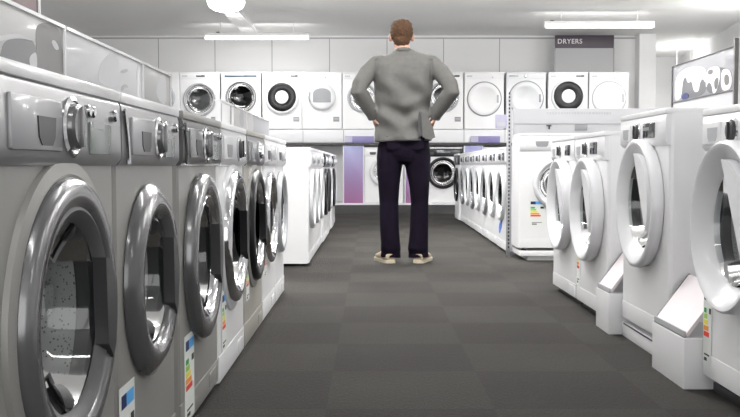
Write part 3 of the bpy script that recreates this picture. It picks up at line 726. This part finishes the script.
# unseen overhead rows, added to light the near machines, floor and ceiling
names = ['left', 'middle', 'right']
for j, (y, z, e) in enumerate(((0.6, 2.3, 8), (3.2, 2.3, 14), (5.5, 2.3, 27), (8.5, 2.3, 62))):
    for i, x in enumerate((-3.0 if j < 3 else -1.45, .25, 3.5)):
        tube_light(x, y, z, 1.5, 0, 'added unseen overhead tube light above the %s of the shop, %s' % (names[i], ['behind the camera end', 'over the near rows', 'in front of the man', 'over the far rows'][j]), e*(2.3 if (i, j) == (1, 2) else 1), up=(.5, .5, .9, 2.2)[j], fwd=(.0, .0, .0, .26)[j])
tube_light(4.72, 11.2, 2.3, 1.0, PI/2, 'added unseen overhead tube light by the right wall', 30, up=.25, fwd=.6)  # added out of view to brighten the right wall and recess
tube_light(5.32, 15.7, 2.25, 1.0, PI/2, 'added hidden tube light in the recess beyond the white column', 18, up=.3, fwd=.4)  # added behind the picture stand to lift the dark recess
# pendant lamp and trunking
p = at(226, 0, 10.0)
t = empty('pendant_lamp', (p.x, 10.0, at(226, 12, 10).z), 0, 'bright round pendant lamp at the top edge left of the man', 'ceiling light')
bm = bmesh.new(); zlathe(bm, [(0, .0), (.07, .004), (.13, .02), (.18, .05), (.20, .09), (.20, .11)], 0, 0, 40); obj('diffuser', bm, 'lamp', t)
bm = bmesh.new(); zlathe(bm, [(.205, .105), (.19, .15), (.12, .2), (.05, .23), (.03, .24), (.0, .24)], 0, 0, 40); obj('shade', bm, 'fix', t)
bm = bmesh.new(); zlathe(bm, [(.012, .23), (.012, CH-at(226, 12, 10).z)], 0, 0, 10); obj('stem', bm, 'fix', t)
l = bpy.data.lights.new('pendant_glow', 'POINT'); l.energy = 30; l.shadow_soft_size = .15; lo = bpy.data.objects.new('pendant_glow', l); C.objects.link(lo); lo.location = (p.x, 10, at(226, 12, 10).z-.2)
bm = bmesh.new(); box(bm, -1.92, -1.70, 9.2, 14.3, CH-.06, CH, .004); struct('trim_2', bm, 'lampsoft' if False else 'rail')
for (px, py, lb) in ((218, 32, 'small black ceiling sensor above the left tube light'), (552, 20.5, 'small black ceiling sensor above the right tube light')):
    q = at(px, py, 10.); tt = (CH-CAMZ)/(q.z-CAMZ); Yc = 10*tt; q = at(px, py, Yc)
    bm = bmesh.new(); zlathe(bm, [(.0, -.07), (.02, -.065), (.03, -.04), (.02, -.02), (.03, 0), (0, 0)], 0, 0, 16); tag(obj('ceiling_sensor', bm, 'dark', loc=(q.x, Yc, CH)), lb, 'sensor')

# ------------------------------------------------------------ the man
def remeshed(name, bm, m, parent, vox, smooth=6):
    me = bpy.data.meshes.new('tmp'); bmesh.ops.recalc_face_normals(bm, faces=bm.faces[:]); bm.to_mesh(me); bm.free()
    o = bpy.data.objects.new('tmp', me); C.objects.link(o)
    r = o.modifiers.new('r', 'REMESH'); r.mode = 'VOXEL'; r.voxel_size = vox; r.adaptivity = 0
    s = o.modifiers.new('s', 'SMOOTH'); s.iterations = smooth; s.factor = .5
    bpy.context.view_layer.update()
    m2 = bpy.data.meshes.new_from_object(o.evaluated_get(bpy.context.evaluated_depsgraph_get())); bpy.data.objects.remove(o)
    m2.materials.clear(); m2.materials.append(M[m]); m2.polygons.foreach_set('use_smooth', [True]*len(m2.polygons)); m2.name = name
    o = bpy.data.objects.new(name, m2); C.objects.link(o); o.parent = parent
    return o
mp_ = at(403, 262, 6.87)
man = empty('person', (mp_.x, 6.87, 0), 0, 'person seen from behind in grey jacket and dark jeans, hands on hips in the aisle', 'person')
def L(px, py, y=0.): return Vector(((px-403)/134., y, (262.3-py)/134.))
sh = {-1: L(379, 63.2, -.01), 1: L(428, 62.8, -.01)}
el = {-1: L(358.5, 92, -.13), 1: L(450, 92, -.13)}
wr = {-1: L(374, 117, -.01), 1: L(433.5, 117, -.01)}
def chain(*ps): return list(ps)
bm = bmesh.new()
hc = L(401.3, 36.8, .01)
ellipsoid(bm, hc+Vector((0, 0, .015)), (.076, .095, .098))
ellipsoid(bm, hc+Vector((0, .03, -.045)), (.062, .072, .072))                 # jaw
tube(bm, [hc+Vector((0, -.02, -.05)), L(402, 49, -.015), L(402.5, 57, -.015)], [.056, .055, .064], 20)
ellipsoid(bm, hc+Vector((0, .10, -.02)), (.014, .02, .022)); ellipsoid(bm, hc+Vector((0, .088, .01)), (.011, .02, .035))   # nose
for s in (-1, 1):
    ellipsoid(bm, hc+Vector((s*.030, .078, .028)), (.022, .018, .009))        # brows
    ellipsoid(bm, hc+Vector((s*.083, .0, -.012)), (.012, .020, .031), rot=Matrix.Rotation(s*.35, 4, 'Z'))           # ears
    ellipsoid(bm, hc+Vector((s*.04, .072, -.02)), (.022, .022, .02))
ellipsoid(bm, hc+Vector((0, .088, -.058)), (.026, .014, .011)); ellipsoid(bm, hc+Vector((0, .082, -.095)), (.022, .02, .018))
# torso
tube(bm, [L(403, 153, 0), L(403.5, 148, 0), L(403, 135, 0), L(402.5, 115, .0), L(402.5, 90, 0), L(402.5, 72, 0), L(402.5, 60, -.005), L(402.5, 55, -.01)],
     [(.12, .085), (.145, .10), (.15, .10), (.145, .095), (.155, .10), (.165, .10), (.14, .075), (.08, .06)], 28)
for s in (-1, 1):
    tube(bm, [sh[s], sh[s].lerp(el[s], .5), el[s], el[s].lerp(wr[s], .45), wr[s]], [.045, .045, .04, .036, .028], 16)
    ellipsoid(bm, sh[s]+Vector((-s*.015,0,-.012)), (.045, .045, .045))
    # legs
    hx = {-1: [(391, 148), (389.5, 165), (388.8, 202), (389.5, 225), (390, 254)], 1: [(415, 148), (417, 165), (419.3, 202), (418.8, 225), (418.5, 254)]}[s]
    tube(bm, [L(a, b, y) for (a, b), y in zip(hx, (0, .0, .01, -.015, -.02))], [.09, .08, .052, .05, .038], 18)
    f0 = L(hx[-1][0], 258, -.03); fd = Vector((s*.42, 1, 0)).normalized()
    tube(bm, [f0-fd*.02, f0+fd*.08+Vector((0, 0, -.01)), f0+fd*.17+Vector((0, 0, -.012))], [(.034, .03), (.038, .026), (.034, .018)], 14)
    # hand on the hip: palm on the side, four fingers forward, thumb behind
    w_ = wr[s]; palm = w_+Vector((-s*.012, .045, -.045))
    tube(bm, [w_, w_.lerp(palm, .5), palm], [(.022, .027), (.016, .038), (.015, .042)], 14, side=(s*1., 0, .2))
    for k in range(4):
        ln = (.07, .08, .075, .058)[k]; b0 = palm+Vector((s*.0, .012-.004*k, .030-.021*k))
        p1 = b0+Vector((-s*.006, .03, -.006)); p2 = p1+Vector((-s*.014, ln*.42, -.008)); p3 = p2+Vector((-s*.028, ln*.30, -.006))
        tube(bm, [b0-Vector((0, .02, 0)), p1, p2, p3], [.0095, .0092, .0085, .007], 10); ellipsoid(bm, p3, (.007, .007, .007), u=8, v=6)
    t0 = w_+Vector((-s*.004, .0, -.022)); t1 = t0+Vector((-s*.004, -.03, -.012)); t2 = t1+Vector((-s*.022, -.022, -.018))
    tube(bm, [t0, t1, t2], [.012, .011, .0085], 10); ellipsoid(bm, t2, (.0085, .0085, .0085), u=8, v=6)
remeshed('body', bm, 'skin', man, .006, 3)
for s in (-1, 1):
    bm = bmesh.new(); ellipsoid(bm, hc+Vector((s*.031, .083, .008)), (.012, .012, .009)); obj('eye', bm, 'eye', man)
bm = bmesh.new(); tube(bm, [hc+Vector((-.022, .094, -.058)), hc+Vector((0, .101, -.058)), hc+Vector((.022, .094, -.058))], [.004, .006, .004], 8); obj('mouth', bm, 'lip', man)
# hair
bm = bmesh.new()
ellipsoid(bm, hc+Vector((0, -.008, .027)), (.086, .101, .096), u=32, v=20)
ellipsoid(bm, hc+Vector((-.012, .03, .075)), (.068, .07, .052)); ellipsoid(bm, hc+Vector((.02, .02, .078)), (.06, .07, .048))
ellipsoid(bm, hc+Vector((0, -.05, -.03)), (.064, .05, .062))
t_ = remeshed('hair', bm, 'hair', man, .006, 2)
for v in t_.data.vertices:      # keep the face free and the neckline tapered
    r = v.co-hc
    if r.y > .035 and r.z < .07: v.co.y = hc.y+.035+(r.y-.035)*.1
    a = math.atan2(r.x, r.z)*9
    v.co += Vector((math.sin(a*2.3+r.y*40), 0, math.cos(a*1.7+r.y*55)))*.0022
# trousers
bm = bmesh.new()
tube(bm, [L(403.5, 162, 0), L(404, 156, 0), L(404, 150, 0), L(403.5, 138, 0), L(403, 126, 0)], [(.13, .095), (.175, .118), (.19, .126), (.185, .122), (.168, .112)], 32, sq=2.3)
for s in (-1, 1):
    if s < 0:
        P_ = [(391, 146, 0, .095), (389.8, 158, 0, .094), (389, 170, 0, .086), (388.8, 185, .005, .074), (388.8, 202, .01, .066), (388.9, 212, .0, .067), (389.3, 228, -.015, .066), (390.3, 242, -.02, .066), (390.6, 248, -.024, .069), (390.6, 252, -.018, .066), (390.4, 257.5, -.022, .071)]
    else:
        P_ = [(415.5, 146, 0, .098), (417, 158, 0, .096), (418, 170, 0, .084), (419.2, 185, .005, .070), (419.6, 202, .01, .060), (419.3, 212, .0, .062), (418.8, 228, -.015, .064), (418.3, 242, -.02, .067), (417.8, 248, -.024, .071), (418.3, 252, -.018, .067), (418.5, 257.5, -.022, .072)]
    tube(bm, [L(a, b, y) for a, b, y, r in P_], [(r+.006, r*1.12) for *_, r in P_], 24)
tr = remeshed('jeans', bm, 'jeans', man, .009, 3)
for s in (-1, 1):
    bm = bmesh.new(); cx_ = -.075 if s < 0 else .10
    pts = [(-.06, .06), (.06, .06), (.056, -.06), (0, -.085), (-.056, -.06)]
    prism(bm, pts, lambda p, k: (cx_+p[0]*.85, (-.128 if k else -.112), .895+p[1]*.7)); obj('back_pocket', bm, 'jeans', man, smooth=0)
# jacket
bm = bmesh.new()
TP = [(403, 141.5, .215, .150), (402.8, 133, .212, .146), (402.5, 122, .200, .136), (402.3, 112, .196, .130), (402.6, 100, .208, .134), (403, 88, .218, .140), (403.2, 75, .224, .140), (403.3, 66, .222, .126), (403.2, 60.5, .217, .105), (403, 57.2, .178, .085), (402.8, 54, .11, .074), (402.5, 51, .072, .066)]
tube(bm, [L(a, b, -.005) for a, b, *_ in TP], [(a, b) for *_, a, b in TP], 40, sq=2.5)
for s in (-1, 1):
    e_, w_, s_ = el[s], wr[s], sh[s]
    tube(bm, [s_+Vector((-s*.03, 0, .0)), s_+Vector((s*.012, -.01, -.01)), s_.lerp(e_, .45)+Vector((s*.018, 0, .012)), s_.lerp(e_, .85)+Vector((s*.012, 0, .008)), e_+Vector((s*.0, 0, -.012)), e_.lerp(w_, .25), e_.lerp(w_, .6), w_+Vector((0, 0, .012))],
         [.06, .068, .066, .060, .060, .058, .054, .052], 22)
    ellipsoid(bm, s_+Vector((s*.004, 0, -.004)), (.062, .07, .060))
    for k, (t0, rr) in enumerate(((.55, .062), (.8, .060))):     # creases round the elbow
        pc = s_.lerp(e_, t0)+Vector((s*.016, 0, .008)); ellipsoid(bm, pc, (rr+.004, rr+.004, .014), rot=Matrix.Rotation(s*.6, 4, 'Y'))
    for t0 in (.2, .45):
        ellipsoid(bm, e_.lerp(w_, t0), (.061-.012*t0, .061-.012*t0, .012), rot=Matrix.Rotation(-s*.5, 4, 'Y'))
jk = remeshed('jacket', bm, 'jacket', man, .009, 4)
for v in jk.data.vertices:      # soft cloth folds on the back, hollow spine
    x, y, z = v.co
    if y < -.05 and abs(x) < .205:
        k_ = max(0, min(1, (1.50-z)/.22)); k_ = k_*k_*(3-2*k_)
        f = math.sin(x*24+z*13+2.2*math.sin(z*6))*.0120*k_
        f += .012*math.exp(-(x*13)**2)*k_*max(0, min(1, (z-.93)/.1))
        f += .015*math.sin((z-.45*abs(x))*42)*math.exp(-((z-1.10)*7)**2)
        f += .011*math.sin((z+.8*x)*30)*math.exp(-((z-1.3)*8)**2)*k_
        v.co.y += f
    if y < .02 and 1.27 < z < 1.5: v.co.y += .012*math.exp(-((abs(x)-.203)/.010)**2)*min(1, (z-1.27)/.05)
    if z < .93: v.co.y *= 1+.02*math.sin(x*40)
bm = bmesh.new(); tube(bm, [L(396.5, 53, -.05), L(398.5, 51.5, -.075), L(403, 51, -.082), L(407.5, 51.5, -.075), L(410, 53, -.05)], [(.008, .016)]*5, 10, side=(0, 1, 0)); obj('collar', bm, 'jacket', man)
# back vent pushed open by the right hand, dark lining showing
bm = bmesh.new(); prism(bm, [(417.5, 112), (420.5, 118), (422, 128), (421, 136), (417, 138), (416.4, 126)], lambda p, k: L(p[0], p[1], -.150 if k else -.11)); obj('vent_lining', bm, 'lining', man, smooth=0)
bm = bmesh.new(); prism(bm, [(419.5, 113), (427, 119), (431, 128), (433.5, 138), (428, 140.5), (421, 137.5), (420.5, 126)], lambda p, k: L(p[0], p[1], (-.166 if k else -.12))); obj('vent_flap', bm, 'jacket', man, smooth=0)
# knuckles of the right hand showing between cuff and jacket are part of the body mesh; cuffs
for s in (-1, 1):
    w_ = wr[s]; d_ = (w_-el[s]).normalized(); bm = bmesh.new()
    tube(bm, [w_-d_*.012+Vector((0, 0, .012)), w_+d_*.008+Vector((0, 0, .010))], [.0545, .0545], 20); obj('cuff', bm, 'jacket', man)
# shoes
for s in (-1, 1):
    a_ = math.atan2(.30, 1)*(-s); cxp = 389.5 if s < 0 else 418.5
    base = L(cxp, 262.3, -.065)
    out = [(-.036, -.02), (-.044, .03), (-.042, .09), (-.052, .16), (-.05, .22), (-.034, .265), (0, .28), (.034, .265), (.05, .22), (.052, .16), (.042, .09), (.044, .03), (.036, -.02), (0, -.035)]
    R_ = Matrix.Rotation(a_, 4, 'Z')
    bm = bmesh.new(); prism(bm, out, lambda p, k: Vector((base.x, base.y, .024 if k else .001))+R_ @ Vector((p[0]*1.04, p[1]*1.02, 0))); so = obj('shoe_sole', bm, 'sole', man, smooth=50)
    bm = bmesh.new()
    sec = [(-.028, .030, .050), (.0, .040, .060), (.05, .041, .070), (.10, .042, .070), (.15, .047, .055), (.20, .047, .042), (.24, .038, .034), (.27, .018, .022)]
    tube(bm, [R_ @ Vector((0, yy, .020+hh*.48))+Vector((base.x, base.y, 0)) for yy, ww, hh in sec], [(ww, hh*.52) for yy, ww, hh in sec], 20, side=R_ @ Vector((1, 0, 0)), sq=2.4)
    obj('shoe_upper', bm, 'shoe', man, smooth=70)

# ------------------------------------------------------------ camera, world
cam = bpy.data.cameras.new('camera'); cam.lens = 36*F/740; cam.sensor_width = 36; cam.clip_start = .05
co = bpy.data.objects.new('camera', cam); C.objects.link(co); co.location = (0, 0, CAMZ); co.rotation_euler = (PI/2-TH, 0, 0)
sc = bpy.context.scene; sc.camera = co
w = bpy.data.worlds.new('world'); sc.world = w; w.use_nodes = True
w.node_tree.nodes['Background'].inputs[0].default_value = (.8, .8, .8, 1); w.node_tree.nodes['Background'].inputs[1].default_value = 3.1
sc.view_settings.view_transform = 'Standard'; sc.view_settings.look = 'None'; sc.view_settings.gamma = 1; sc.view_settings.use_curve_mapping = False
sc.view_settings.exposure = 0.0
